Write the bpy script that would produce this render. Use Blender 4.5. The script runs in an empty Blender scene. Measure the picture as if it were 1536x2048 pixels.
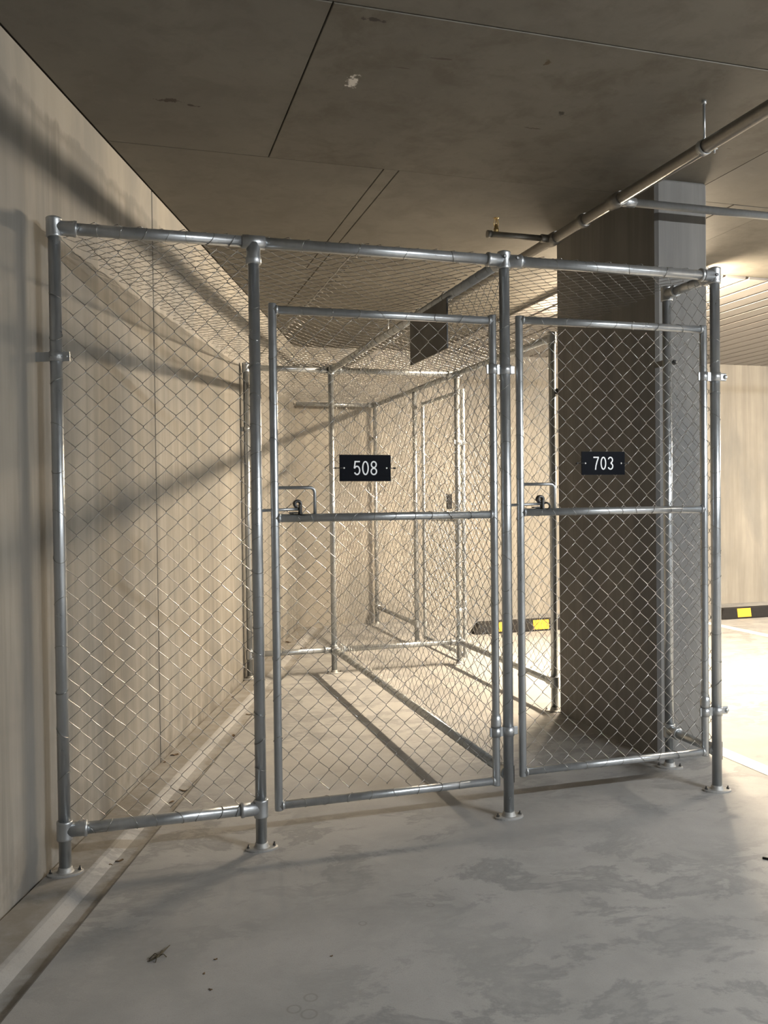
import bpy, math, random
from mathutils import Vector, Matrix
random.seed(7)
S = bpy.context.scene
COL = S.collection
PI = math.pi

# ------------------------------------------------------------------ camera
# world frame: x along the cage front, y into the car park, z up, metres; origin at the foot of the middle post
YAW, PITCH, ROLL, FPX = -0.2906, -0.0169, -0.0115, 1731.5
CAMP = Vector((-1.582, -3.442, 1.40))
def cam_ray(a, b):
    cr, sr = math.cos(ROLL), math.sin(ROLL)
    a, b = a * cr + b * sr, -a * sr + b * cr
    cp, sp = math.cos(PITCH), math.sin(PITCH)
    Y, Z, X = cp + b * sp, sp - b * cp, a
    c, s = math.cos(YAW), math.sin(YAW)
    return Vector((X * c - Y * s, X * s + Y * c, Z))
fw = cam_ray(0, 0).normalized()
rt = (cam_ray(1, 0) - cam_ray(0, 0)).normalized()
up = rt.cross(fw).normalized()
cd = bpy.data.cameras.new('camera'); cam = bpy.data.objects.new('camera', cd); COL.objects.link(cam)
cd.sensor_fit = 'HORIZONTAL'; cd.sensor_width = 36.0; cd.lens = FPX / 1536 * 36.0
cd.clip_start = 0.05; cd.clip_end = 100
M4 = Matrix((rt, up, -fw)).transposed().to_4x4(); M4.translation = CAMP
cam.matrix_world = M4
S.camera = cam

# ------------------------------------------------------------------ world, exposure
w = bpy.data.worlds.new('world'); S.world = w; w.use_nodes = True
w.node_tree.nodes['Background'].inputs[0].default_value = (0.5, 0.48, 0.44, 1)
w.node_tree.nodes['Background'].inputs[1].default_value = 0.02
S.view_settings.view_transform = 'Standard'; S.view_settings.look = 'None'
S.view_settings.gamma = 1; S.view_settings.use_curve_mapping = False
S.view_settings.exposure = 0.0
LAMPS = [  # x, y, run of the batten, emission strength, colour, what it hangs over
    (2.40, 2.65, 'v', 1000.0, (1.0, 0.81, 0.58), 'white ceiling batten light hidden behind the concrete column'),
    (2.65, -4.10, 'u', 655.0, (0.95, 0.98, 1.0), 'white ceiling batten light over the aisle in front of the cages'),
    (2.65, -9.20, 'u', 200.0, (0.93, 0.975, 1.0), 'white ceiling batten light added as unseen fill, farthest behind the viewpoint'),  # added fill lamp behind the camera, evens out the foreground
    (7.60, -3.60, 'u', 480.0, (0.96, 0.98, 1.0), 'white ceiling batten light added as unseen fill off to the right, nearer end'),  # added unseen lamp, ambient fill from the right
    (7.60, 2.65, 'v', 800.0, (1.0, 0.87, 0.70), 'white ceiling batten light added as unseen fill off to the right, by the far wall'),  # added unseen lamp, fill and bright post edges from the right
]
ZC = 3.045           # ceiling
DB = 5.832           # back wall
WH, WU0 = 0.3453, -1.9007      # the left wall runs skewed to the cage grid
WD = Vector((math.sin(WH), math.cos(WH), 0)); WN = Vector((math.cos(WH), -math.sin(WH), 0))
def wall_u(v): return WU0 + math.tan(WH) * v
def wp(t, d=0.0, z=0.0): return Vector((WU0, 0, z)) + WD * t + WN * d

# ------------------------------------------------------------------ materials
def nmat(name):
    m = bpy.data.materials.new(name); m.use_nodes = True
    nt = m.node_tree; b = nt.nodes['Principled BSDF']
    return m, nt, b
class G:
    def __init__(s, nt): s.nt = nt
    def n(s, t, **kw):
        x = s.nt.nodes.new(t)
        for k, v in kw.items():
            if k in ('operation', 'blend_type', 'data_type', 'noise_dimensions', 'feature', 'distance', 'wave_type', 'bands_direction', 'use_clamp', 'clamp'):
                setattr(x, k, v)
        return x
    def l(s, a, b): s.nt.links.new(a, b)
    def coord(s, scale=(1, 1, 1), rot=(0, 0, 0), loc=(0, 0, 0)):
        g = s.n('ShaderNodeNewGeometry'); m = s.n('ShaderNodeMapping')
        m.inputs['Scale'].default_value = scale; m.inputs['Rotation'].default_value = rot; m.inputs['Location'].default_value = loc
        s.l(g.outputs['Position'], m.inputs['Vector']); return m.outputs[0]
    def noise(s, vec, scale, detail=4, rough=.55, dist=0.0):
        x = s.n('ShaderNodeTexNoise'); x.inputs['Scale'].default_value = scale; x.inputs['Detail'].default_value = detail
        x.inputs['Roughness'].default_value = rough; x.inputs['Distortion'].default_value = dist
        s.l(vec, x.inputs['Vector']); return x.outputs['Fac']
    def ramp(s, fac, stops):
        r = s.n('ShaderNodeValToRGB'); e = r.color_ramp.elements
        while len(e) > 1: e.remove(e[-1])
        e[0].position = stops[0][0]; e[0].color = col4(stops[0][1])
        for p, c in stops[1:]:
            q = e.new(p); q.color = col4(c)
        s.l(fac, r.inputs[0]); return r.outputs['Color']
    def mix(s, fac, a, b, mode='MIX'):
        x = s.n('ShaderNodeMix', data_type='RGBA', blend_type=mode)
        for sock, v in ((x.inputs['Factor'], fac), (x.inputs['A'], a), (x.inputs['B'], b)):
            pass
        def put(i, v):
            if hasattr(v, 'links'): s.l(v, x.inputs[i])
            else: x.inputs[i].default_value = v if i == 0 else col4(v)
        put(0, fac); put(6, a); put(7, b)
        return x.outputs[2]
    def math(s, op, a, b=0.0, c=None, clamp=False):
        x = s.n('ShaderNodeMath', operation=op, use_clamp=clamp)
        for i, v in enumerate((a, b, c)):
            if v is None: continue
            if hasattr(v, 'links'): s.l(v, x.inputs[i])
            else: x.inputs[i].default_value = v
        return x.outputs[0]
    def bump(s, h, strength, dist, bsdf):
        b = s.n('ShaderNodeBump'); b.inputs['Strength'].default_value = strength; b.inputs['Distance'].default_value = dist
        s.l(h, b.inputs['Height']); s.l(b.outputs[0], bsdf.inputs['Normal'])
def col4(c):
    if isinstance(c, (int, float)): c = (c, c, c)
    return (c[0], c[1], c[2], 1.0)

def concrete_floor():
    m, nt, b = nmat('floor_concrete'); g = G(nt); p = g.coord()
    big = g.noise(p, 0.9, 3, .5); mid = g.noise(p, 3.2, 6, .62, .5); fine = g.noise(p, 42, 4, .6); grit = g.noise(p, 230, 2, .5)
    base = g.ramp(mid, [(.30, (.225, .222, .215)), (.52, (.305, .300, .290)), (.72, (.34, .335, .325))])
    base = g.mix(.5, base, g.ramp(big, [(.3, (.25, .248, .243)), (.7, (.345, .338, .325))]))
    # scuffed, damp patches left by the trowel, heaviest out in the aisle
    sc = g.noise(g.coord((1.0, 1.6, 1), (0, 0, .5)), 2.6, 9, .70, .35)
    pm = g.ramp(sc, [(.49, 0.0), (.54, 1.0), (.60, .45), (.70, .0)])
    msk = g.noise(g.coord(loc=(2.0, 1.2, 0)), .75, 2, .5)
    pm2 = g.math('MULTIPLY', pm, g.ramp(msk, [(.38, 0.0), (.52, 1.0)]))
    base = g.mix(g.math('MULTIPLY', pm2, .78), base, (.175, .176, .178))
    soft = g.noise(g.coord(loc=(5, 2, 0)), 1.7, 7, .62, .2)
    base = g.mix(g.math('MULTIPLY', g.ramp(soft, [(.50, 0.0), (.66, 1.0)]), .5), base, (.20, .20, .202))
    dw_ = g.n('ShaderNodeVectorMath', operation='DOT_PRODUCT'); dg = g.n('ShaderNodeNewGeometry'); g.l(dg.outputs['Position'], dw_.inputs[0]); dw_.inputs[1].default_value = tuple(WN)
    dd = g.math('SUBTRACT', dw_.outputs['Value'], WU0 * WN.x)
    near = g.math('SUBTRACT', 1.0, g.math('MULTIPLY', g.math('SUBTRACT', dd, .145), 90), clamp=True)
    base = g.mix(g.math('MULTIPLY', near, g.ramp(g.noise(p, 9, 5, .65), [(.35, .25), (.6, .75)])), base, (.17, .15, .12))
    gut = g.math('SUBTRACT', 1.0, g.math('MULTIPLY', g.math('ABSOLUTE', g.math('SUBTRACT', dd, .245)), 22), clamp=True)
    base = g.mix(g.math('MULTIPLY', gut, g.ramp(g.noise(p, 14, 5, .65), [(.42, 0.0), (.62, .7)])), base, (.15, .13, .10))
    sp = g.ramp(fine, [(.62, 0.0), (.70, 1.0)])
    base = g.mix(g.math('MULTIPLY', sp, .22), base, (.22, .20, .17))
    base = g.mix(g.math('MULTIPLY', g.ramp(grit, [(.35, 1.0), (.5, 0.0)]), .22), base, (.2, .19, .18))
    # ring stains left by small tins
    geo = g.n('ShaderNodeNewGeometry'); tot = None
    for (x, y, r) in ((-1.160, -1.115, .018), (-1.105, -1.075, .018), (-1.125, -1.150, .021), (-.855, -.712, .012), (-.60, -.66, .012)):
        d = g.n('ShaderNodeVectorMath', operation='DISTANCE'); d.inputs[1].default_value = (x, y, 0)
        g.l(geo.outputs['Position'], d.inputs[0])
        a = g.math('ABSOLUTE', g.math('SUBTRACT', d.outputs['Value'], r))
        k = g.math('SUBTRACT', 1.0, g.math('DIVIDE', a, .005), clamp=True)
        tot = k if tot is None else g.math('MAXIMUM', tot, k)
    base = g.mix(g.math('MULTIPLY', tot, .45), base, (.13, .12, .11))
    g.l(base, b.inputs['Base Color'])
    g.l(g.ramp(mid, [(.3, .72), (.7, .52)]), b.inputs['Roughness'])
    g.bump(g.math('ADD', mid, g.math('MULTIPLY', grit, .15)), .25, .004, b)
    return m

def concrete_wall(name, tint=(1, 1, 1), streak=1.0, band=True):
    m, nt, b = nmat(name); g = G(nt)
    p = g.coord()
    big = g.noise(p, 1.3, 4, .55); mid = g.noise(p, 6, 5, .6)
    st = g.noise(g.coord((1, 1, .045)), 11, 5, .65); st2 = g.noise(g.coord((1, 1, .09)), 4.2, 4, .6, .3)
    grit = g.noise(p, 160, 2, .5)
    base = g.ramp(big, [(.3, (.285, .268, .24)), (.7, (.375, .352, .315))])
    base = g.mix(g.math('MULTIPLY', g.ramp(st, [(.38, 1.0), (.56, 0.0)]), .6 * streak), base, (.18, .17, .152))
    base = g.mix(g.math('MULTIPLY', g.ramp(st2, [(.40, 1.0), (.52, 0.0)]), .45 * streak), base, (.22, .21, .195))
    base = g.mix(g.math('MULTIPLY', g.ramp(st, [(.60, 0.0), (.75, 1.0)]), .35 * streak), base, (.45, .425, .385))
    if band:
        # smoother pour band under the slab with a ragged damp edge below it
        geo = g.n('ShaderNodeNewGeometry'); sx = g.n('ShaderNodeSeparateXYZ'); g.l(geo.outputs['Position'], sx.inputs[0])
        z = g.math('ADD', sx.outputs['Z'], g.math('MULTIPLY', g.math('SUBTRACT', g.noise(g.coord((1, 1, .5)), 9, 4, .6), .5), .12))
        up_ = g.math('SMOOTH_MIN', g.math('MULTIPLY', g.math('SUBTRACT', z, 2.885), 60), 1.0, .1, clamp=True)
        base = g.mix(g.math('MULTIPLY', up_, .8), base, (.37, .345, .30))
        e = g.math('SUBTRACT', 1.0, g.math('DIVIDE', g.math('ABSOLUTE', g.math('SUBTRACT', z, 2.862)), .04), clamp=True)
        base = g.mix(g.math('MULTIPLY', e, .5), base, (.17, .155, .13))
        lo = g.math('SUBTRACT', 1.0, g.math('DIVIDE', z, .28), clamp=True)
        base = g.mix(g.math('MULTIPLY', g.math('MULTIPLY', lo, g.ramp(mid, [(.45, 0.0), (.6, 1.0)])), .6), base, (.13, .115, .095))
    base = g.mix(g.math('MULTIPLY', g.ramp(g.noise(g.coord((1, 1, .35), loc=(3, 1, 2)), 2.2, 5, .6, .4), [(.48, 0.0), (.62, 1.0)]), .45), base, (.195, .20, .20))
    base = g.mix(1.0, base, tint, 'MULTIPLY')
    g.l(base, b.inputs['Base Color']); b.inputs['Roughness'].default_value = .8
    g.bump(g.math('ADD', mid, g.math('MULTIPLY', grit, .25)), .22, .004, b)
    return m

def concrete_ceiling():
    m, nt, b = nmat('ceiling_concrete'); g = G(nt); p = g.coord()
    big = g.noise(p, 1.1, 4, .6, .3); mid = g.noise(p, 5, 6, .65, .4); grit = g.noise(p, 190, 2, .5)
    oi = g.n('ShaderNodeObjectInfo')
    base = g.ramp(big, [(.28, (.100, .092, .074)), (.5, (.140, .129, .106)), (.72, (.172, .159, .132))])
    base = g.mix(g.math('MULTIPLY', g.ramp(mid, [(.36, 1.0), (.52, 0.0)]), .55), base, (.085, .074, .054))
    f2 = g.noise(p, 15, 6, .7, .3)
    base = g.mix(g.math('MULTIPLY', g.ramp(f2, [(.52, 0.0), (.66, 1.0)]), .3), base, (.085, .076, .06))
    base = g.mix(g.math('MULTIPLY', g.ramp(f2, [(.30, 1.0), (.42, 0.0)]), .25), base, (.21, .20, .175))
    base = g.mix(g.math('MULTIPLY', oi.outputs['Random'], .38), base, (.195, .187, .168))
    # blow holes and dark scrapes in the formwork face
    sp = g.noise(g.coord((1, 4.0, 1)), 7.0, 2, .5)
    base = g.mix(g.math('MULTIPLY', g.ramp(sp, [(.76, 0.0), (.78, 1.0)]), .75), base, (.06, .05, .035))
    geo = g.n('ShaderNodeNewGeometry'); ragged = g.noise(p, 38, 4, .65)
    def blot(x, y, rx, ry, colr, k, base):
        mp = g.n('ShaderNodeMapping'); mp.inputs['Location'].default_value = (-x / rx, -y / ry, 0); mp.inputs['Scale'].default_value = (1 / rx, 1 / ry, 0)
        g.l(geo.outputs['Position'], mp.inputs['Vector'])
        ln = g.n('ShaderNodeVectorMath', operation='LENGTH'); g.l(mp.outputs[0], ln.inputs[0])
        f = g.math('SUBTRACT', g.math('ADD', .9, g.math('MULTIPLY', g.math('SUBTRACT', ragged, .5), 3.6)), ln.outputs['Value'], clamp=True)
        return g.mix(g.math('MULTIPLY', f, k, clamp=True), base, colr)
    base = blot(-.695, -.11, .03, .05, (.75, .72, .66), 2.5, base)
    base = blot(-1.375, .25, .05, .02, (.05, .04, .03), 3, base)
    base = blot(-1.29, .27, .03, .015, (.05, .04, .03), 3, base)
    base = blot(.247, -.07, .025, .02, (.03, .03, .02), 3, base)
    base = blot(-.74, -.557, .05, .012, (.04, .035, .03), 3, base)
    base = blot(-.019, -.45, .012, .02, (.08, .06, .03), 3, base)
    base = blot(.20, .10, .05, .008, (.08, .07, .05), 2, base)
    g.l(base, b.inputs['Base Color']); b.inputs['Roughness'].default_value = .7
    g.bump(g.math('ADD', mid, g.math('MULTIPLY', grit, .2)), .15, .004, b)
    return m

def plain(name, c, rough=.5, metal=0.0, var=0.0, scale=20, spec=None):
    m, nt, b = nmat(name); g = G(nt)
    if var:
        n = g.noise(g.coord(), scale, 4, .6)
        lo = tuple(max(0, x * (1 - var)) for x in c); hi = tuple(min(1, x * (1 + var)) for x in c)
        g.l(g.ramp(n, [(.3, lo), (.7, hi)]), b.inputs['Base Color'])
        g.l(g.ramp(n, [(.3, max(0, rough - .08)), (.7, min(1, rough + .08))]), b.inputs['Roughness'])
    else:
        b.inputs['Base Color'].default_value = col4(c); b.inputs['Roughness'].default_value = rough
    b.inputs['Metallic'].default_value = metal
    if spec is not None: b.inputs['Specular IOR Level'].default_value = spec
    return m

def galvanised(name, c, rough, metal):
    m, nt, b = nmat(name); g = G(nt)
    n = g.noise(g.coord((1, 1, .12)), 60, 3, .6); n2 = g.noise(g.coord(), 14, 4, .6)
    k = g.math('MULTIPLY', g.math('ADD', n, n2), .5)
    g.l(g.ramp(k, [(.35, tuple(x * .90 for x in c)), (.65, tuple(min(1, x * 1.07) for x in c))]), b.inputs['Base Color'])
    g.l(g.ramp(n2, [(.3, rough - .04), (.7, rough + .05)]), b.inputs['Roughness'])
    b.inputs['Metallic'].default_value = metal
    g.bump(n, .04, .0006, b)
    return m

def emitter(name, c, s):
    m, nt, b = nmat(name)
    b.inputs['Base Color'].default_value = (.9, .9, .88, 1)
    b.inputs['Emission Color'].default_value = col4(c); b.inputs['Emission Strength'].default_value = s
    return m

MT = dict(
    floor=concrete_floor(),
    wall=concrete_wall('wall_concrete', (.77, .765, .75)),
    back=concrete_wall('back_wall_concrete', (1.0, .98, .94), .6, False),
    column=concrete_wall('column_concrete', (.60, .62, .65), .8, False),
    ceil=concrete_ceiling(),
    joint=plain('joint_shadow_gap', (.07, .06, .05), .95),
    deck=plain('deck_soffit', (.30, .285, .27), .6, 0, .08, 6),
    deckgap=plain('deck_gap', (.03, .028, .025), .9),
    galv=galvanised('galvanised_pipe', (.47, .495, .515), .31, .82),
    fitting=galvanised('galvanised_fitting', (.47, .49, .505), .37, .85),
    flange=galvanised('weathered_flange', (.36, .36, .35), .58, .6),
    wire=galvanised('galvanised_wire', (.37, .365, .35), .32, .95),
    sprink=galvanised('sprinkler_pipe_metal', (.30, .29, .27), .40, .8),
    darkmetal=plain('dark_steel', (.10, .10, .10), .4, .8, .2, 40),
    brass=plain('brass', (.55, .40, .18), .35, .9),
    black=plain('black_plastic_plate', (.004, .005, .008), .30, spec=.05),
    tie=plain('black_nylon', (.01, .01, .01), .5),
    white=plain('white_print', (.86, .88, .90), .45),
    screw=plain('steel_screw', (.75, .75, .74), .3, .9),
    rubber=plain('black_rubber', (.016, .015, .015), .75, 0, .3, 30, spec=.2),
    yellow=plain('yellow_reflector', (.80, .42, .02), .5),
    paint=plain('white_line_paint', (.78, .77, .70), .6, 0, .07, 8),
    darksign=plain('dark_sign_board', (.035, .033, .029), .5, 0, .15, 9),
    body=plain('white_lamp_body', (.75, .74, .70), .5),
    leaf=plain('dry_leaf', (.10, .062, .03), .8, 0, .4, 60),
    twig=plain('dry_twig', (.055, .045, .025), .9),
)

# ------------------------------------------------------------------ mesh builder
class MB:
    def __init__(s): s.v = []; s.f = []; s.sm = []
    def add(s, vs, fs, smooth=False):
        o = len(s.v); s.v += [Vector(x) for x in vs]
        for i, f in enumerate(fs):
            s.f.append(tuple(k + o for k in f)); s.sm.append(smooth if isinstance(smooth, bool) else smooth[i])
        return s
    def box(s, c, size, X=Vector((1, 0, 0)), Y=Vector((0, 1, 0)), Z=Vector((0, 0, 1)), bev=0.0):
        c = Vector(c); hx, hy, hz = (k / 2 for k in size)
        if bev <= 0:
            vs = [c + X * (a * hx) + Y * (b * hy) + Z * (d * hz) for d in (-1, 1) for b in (-1, 1) for a in (-1, 1)]
            return s.add(vs, [(0, 2, 3, 1), (4, 5, 7, 6), (0, 1, 5, 4), (2, 6, 7, 3), (0, 4, 6, 2), (1, 3, 7, 5)])
        # bevelled along Z edges and the top/bottom rims
        def ring(i, z):
            x, y = hx - i, hy - i; e = bev
            return [c + X * px + Y * py + Z * z for px, py in ((-x + e, -y), (x - e, -y), (x, -y + e), (x, y - e), (x - e, y), (-x + e, y), (-x, y - e), (-x, -y + e))]
        rr = [ring(bev * .7, -hz), ring(0, -hz + bev), ring(0, hz - bev), ring(bev * .7, hz)]
        vs = sum(rr, []); fs = [tuple(range(7, -1, -1)), tuple(range(24, 32))]
        for k in range(3):
            for i in range(8):
                j = (i + 1) % 8; fs.append((k * 8 + i, k * 8 + j, k * 8 + 8 + j, k * 8 + 8 + i))
        return s.add(vs, fs)
    def tube(s, pts, r, n=12, caps=True, closed=False):
        pts = [Vector(p) for p in pts]; m = len(pts)
        rs = r if isinstance(r, (list, tuple)) else [r] * m
        T = []
        for i in range(m):
            a = pts[(i - 1) % m] if (i > 0 or closed) else pts[i]; b = pts[(i + 1) % m] if (i < m - 1 or closed) else pts[i]
            T.append((b - a).normalized())
        ref = Vector((0, 0, 1)) if abs(T[0].z) < .9 else Vector((1, 0, 0))
        nx = T[0].cross(ref).normalized(); vs = []
        for i in range(m):
            nx = (nx - T[i] * nx.dot(T[i]))
            if nx.length < 1e-6: nx = T[i].orthogonal()
            nx.normalize(); ny = T[i].cross(nx)
            vs += [pts[i] + (nx * math.cos(2 * PI * k / n) + ny * math.sin(2 * PI * k / n)) * rs[i] for k in range(n)]
        fs = []; sm = []
        for i in range(m if closed else m - 1):
            j = (i + 1) % m
            for k in range(n):
                l = (k + 1) % n; fs.append((i * n + k, i * n + l, j * n + l, j * n + k)); sm.append(True)
        if caps and not closed:
            fs.append(tuple(range(n - 1, -1, -1))); sm.append(False)
            fs.append(tuple((m - 1) * n + k for k in range(n))); sm.append(False)
        return s.add(vs, fs, sm)
    def lathe(s, o, ax, prof, n=16):
        """prof: list of (t, r) along axis; sharp rings by repeating points"""
        o = Vector(o); ax = Vector(ax).normalized(); X = ax.orthogonal().normalized(); Y = ax.cross(X)
        vs = []; fs = []; sm = []
        for t, r in prof:
            vs += [o + ax * t + (X * math.cos(2 * PI * k / n) + Y * math.sin(2 * PI * k / n)) * max(r, 1e-4) for k in range(n)]
        for i in range(len(prof) - 1):
            if prof[i] == prof[i + 1]: continue
            for k in range(n):
                l = (k + 1) % n; fs.append((i * n + k, i * n + l, (i + 1) * n + l, (i + 1) * n + k)); sm.append(True)
        fs.append(tuple(range(n - 1, -1, -1))); sm.append(False)
        fs.append(tuple((len(prof) - 1) * n + k for k in range(n))); sm.append(False)
        return s.add(vs, fs, sm)
    def ring(s, o, ax, r, wr, n=12, k=4, tilt=None):
        o = Vector(o); ax = Vector(ax).normalized(); X = ax.orthogonal().normalized(); Y = ax.cross(X)
        pts = []
        for i in range(n):
            a = 2 * PI * i / n; p = o + (X * math.cos(a) + Y * math.sin(a)) * r
            if tilt: p += ax * math.sin(a + tilt[1]) * tilt[0]
            pts.append(p)
        return s.tube(pts, wr, k, False, True)
    def prism(s, poly, d):
        d = Vector(d); n = len(poly); vs = [Vector(p) for p in poly] + [Vector(p) + d for p in poly]
        fs = [tuple(range(n - 1, -1, -1)), tuple(range(n, 2 * n))] + [(i, (i + 1) % n, n + (i + 1) % n, n + i) for i in range(n)]
        return s.add(vs, fs)
    def build(s, name, mat, parent=None, org=None):
        if org is None: org = Vector(parent['_o']) if parent is not None and '_o' in parent else Vector((0, 0, 0))
        org = Vector(org); me = bpy.data.meshes.new(name)
        me.from_pydata([tuple(v - org) for v in s.v], [], s.f)
        me.polygons.foreach_set('use_smooth', s.sm)
        me.materials.append(MT[mat] if isinstance(mat, str) else mat)
        me.validate(); me.update()
        o = bpy.data.objects.new(name, me); COL.objects.link(o)
        if parent is not None:
            o.parent = parent; o['_o'] = tuple(org)
        else:
            o.location = org; o['_o'] = tuple(org)
        return o
def tag(o, label, cat, group=None, kind=None):
    o['label'] = label; o['category'] = cat
    if group: o['group'] = group
    if kind: o['kind'] = kind
    return o
def struct(o, label=None):
    o['kind'] = 'structure'
    if label: o['label'] = label; o['category'] = o.name.split('_')[0]
    return o
def thing(name, loc, label, cat, group=None):
    o = bpy.data.objects.new(name, None); COL.objects.link(o); o.location = loc; o['_o'] = tuple(loc); o.empty_display_size = .1
    return tag(o, label, cat, group)
X, Y, Z = Vector((1, 0, 0)), Vector((0, 1, 0)), Vector((0, 0, 1))
def V(*a): return Vector(a)

# ------------------------------------------------------------------ setting: floor with the drain along the left wall
UR, VN = 13.0, -11.0                       # right wall and wall behind the camera
def t_of(v): return v / math.cos(WH)
T0, T1 = t_of(VN) , t_of(DB)
def on_line(d, v):                        # point at distance d from the left wall, at depth v
    return V(WU0 + d / math.cos(WH) + math.tan(WH) * v, v, 0)
prof = [(.004, -.03), (.012, 0), (.150, 0), (.165, -.004), (.205, -.024), (.280, -.026), (.288, -.004), (.296, 0)]
b = MB(); nseg = 60
rows = []
for (d, z) in prof:
    row = []
    for i in range(nseg + 1):
        v = VN + (DB - VN) * i / nseg
        p = on_line(d, v); p.z = z
        if d > .29: p += WN * random.uniform(-.003, .003) * 0
        row.append(p)
    rows.append(row)
vs = sum(rows, []); fs = []
for a in range(len(prof) - 1):
    for i in range(nseg):
        k = a * (nseg + 1) + i; fs.append((k, k + nseg + 1, k + nseg + 2, k + 1))
b.add(vs, [tuple(reversed(f)) for f in fs], False)
e0, e1 = rows[-1][0], rows[-1][-1]
b.add([e0, V(UR, VN, 0), V(UR, DB, 0), e1], [(0, 1, 2, 3)])
b.add([V(-7, VN, -.2), V(UR, VN, -.2), V(UR, DB + .2, -.2), V(-7, DB + .2, -.2)], [(3, 2, 1, 0)])
floor = b.build('floor', 'floor'); struct(floor)
def flat(name, x0, x1, y0, y1):
    m = MB().box((( x0 + x1) / 2, (y0 + y1) / 2, .001), (x1 - x0, y1 - y0, .003)); return m.build(name, 'paint', floor)
flat('parking_line', 1.445, 1.550, -4.8, 4.35)
flat('parking_line', 4.385, 4.490, -4.8, 4.60)

# left wall: backing plus tilt-up panels with a recessed joint
def wslab(name, t0, t1, d0, d1, z0, z1, mat, parent=None):
    P = [wp(t0, d0, z0), wp(t1, d0, z0), wp(t1, d1, z0), wp(t0, d1, z0)]
    return MB().prism(P, (0, 0, z1 - z0)).build(name, mat, parent)
TJ = t_of(1.338)
wl = struct(wslab('wall_left', T0 - .1, T1 + .05, -.30, -.024, -.2, ZC + .2, 'joint'))
def wpanel(t0, t1):
    # bevelled edges towards the joint
    g_ = .006
    P = [wp(t0 + .006, -.024), wp(t0 + .006, -.002), wp(t0 + .009, 0), wp(t1 - .009, 0), wp(t1 - .006, -.002), wp(t1 - .006, -.024)]
    for p in P: p.z = -.06
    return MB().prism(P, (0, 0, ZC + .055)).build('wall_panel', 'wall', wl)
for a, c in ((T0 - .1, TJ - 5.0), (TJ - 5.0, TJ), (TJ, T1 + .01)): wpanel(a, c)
wb = struct(MB().box(((UR - .5) / 2, DB + .15, 1.5), (UR + 1.5, .30, 3.4)).build('wall_back', 'back'))
wr = struct(MB().box((UR + .15, (VN + DB) / 2, 1.5), (.30, DB - VN + .6, 3.4)).build('wall_right', 'back'))
wf = struct(MB().box(((UR - 7) / 2, VN - .15, 1.5), (UR + 8, .30, 3.4)).build('wall_front', 'back'))

# ceiling: slab with formwork panels proud of the joints
ce = struct(MB().box(((UR - 7) / 2, (VN + DB) / 2, ZC + .113), (UR + 8, DB - VN + 1, .20)).build('ceiling', 'joint'))
def cpanel(x0, x1, y0, y1):
    g_ = .0022
    x0 += g_; x1 -= g_; y0 += g_; y1 -= g_
    poly = [(x0, y0), (x1, y0), (x1, y1), (x0, y1)]
    # clip against the skewed left wall (keep points to its right)
    out = []
    f_ = lambda p: p[0] - wall_u(p[1]) - .004
    for i in range(4):
        a, c = poly[i], poly[(i + 1) % 4]; fa, fc = f_(a), f_(c)
        if fa >= 0: out.append(a)
        if (fa < 0) != (fc < 0):
            k = fa / (fa - fc); out.append((a[0] + (c[0] - a[0]) * k, a[1] + (c[1] - a[1]) * k))
    if len(out) < 3: return
    cx_ = sum(p[0] for p in out) / len(out); cy_ = sum(p[1] for p in out) / len(out); n = len(out)
    zz = ZC + random.uniform(-.0015, .0015)
    lowr = [V(p[0] + (.002 if p[0] < cx_ else -.002), p[1] + (.002 if p[1] < cy_ else -.002), zz) for p in out]
    mid = [V(p[0], p[1], zz + .003) for p in out]; top = [V(p[0], p[1], ZC + .013) for p in out]
    fs = [tuple(range(n - 1, -1, -1))]
    for r in (0, 1):
        for i in range(n): j = (i + 1) % n; fs.append((r * n + i, r * n + j, (r + 1) * n + j, (r + 1) * n + i))
    return MB().add(lowr + mid + top, fs).build('ceiling_panel', 'ceil', ce)
DK0, DKV = 1.77, 2.10                      # ribbed deck starts here
rowsv = [VN, -8.7, -6.0, -3.32, -1.97, -.62, .735, 2.71, DB]
xl = {}
for i in range(len(rowsv) - 1):
    y0, y1 = rowsv[i], rowsv[i + 1]
    if y0 == -.62: xs = [-7, -3.2, -.893, 1.407, 3.7, 6.0, 8.3, 10.6, UR]
    elif y0 == .735: xs = [-7, -2.6, -.312, -.232, 2.07, 4.3, 6.6, 8.9, 11.2, UR]
    elif y0 == 2.71: xs = [-7, -.232, DK0]
    else:
        o = -.09 if i % 2 == 1 else -1.2
        xs = [-7] + [o + 2.3 * k for k in range(-2, 7) if -6.9 < o + 2.3 * k < UR - .2] + [UR]
    for k in range(len(xs) - 1):
        x0, x1 = xs[k], xs[k + 1]
        if y0 == .735 and x1 > 2.0 and x0 >= 2.0:
            cpanel(x0, x1, y0, DKV)
        elif y0 == .735 and x1 > DK0 and x0 < DK0:
            cpanel(x0, DK0, y0, y1); cpanel(DK0, x1, y0, DKV)
        else: cpanel(x0, x1, y0, y1)
# metal deck strips running away from the camera
bk = MB().box(((DK0 + 9) / 2, (DKV + DB) / 2, ZC + .0135), (9 - DK0, DB - DKV, .003)).build('deck_backing', 'deckgap', ce)
x = DK0; first = None
while x < 8.9:
    if first is None:
        m = MB(); y0, y1 = DKV + .004, DB - .002; P = [V(x + .014, y0, ZC + .012), V(x + .014, y0, ZC - .012), V(x + .018, y0, ZC - .016), V(x + .183, y0, ZC - .016), V(x + .187, y0, ZC - .012), V(x + .187, y0, ZC + .012)]
        first = m.prism(P, (0, y1 - y0, 0)).build('deck_strip', 'deck', ce)
        o = first
    else:
        o = first.copy(); COL.objects.link(o); o.location = (x - DK0, 0, 0)
    x += .203

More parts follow.
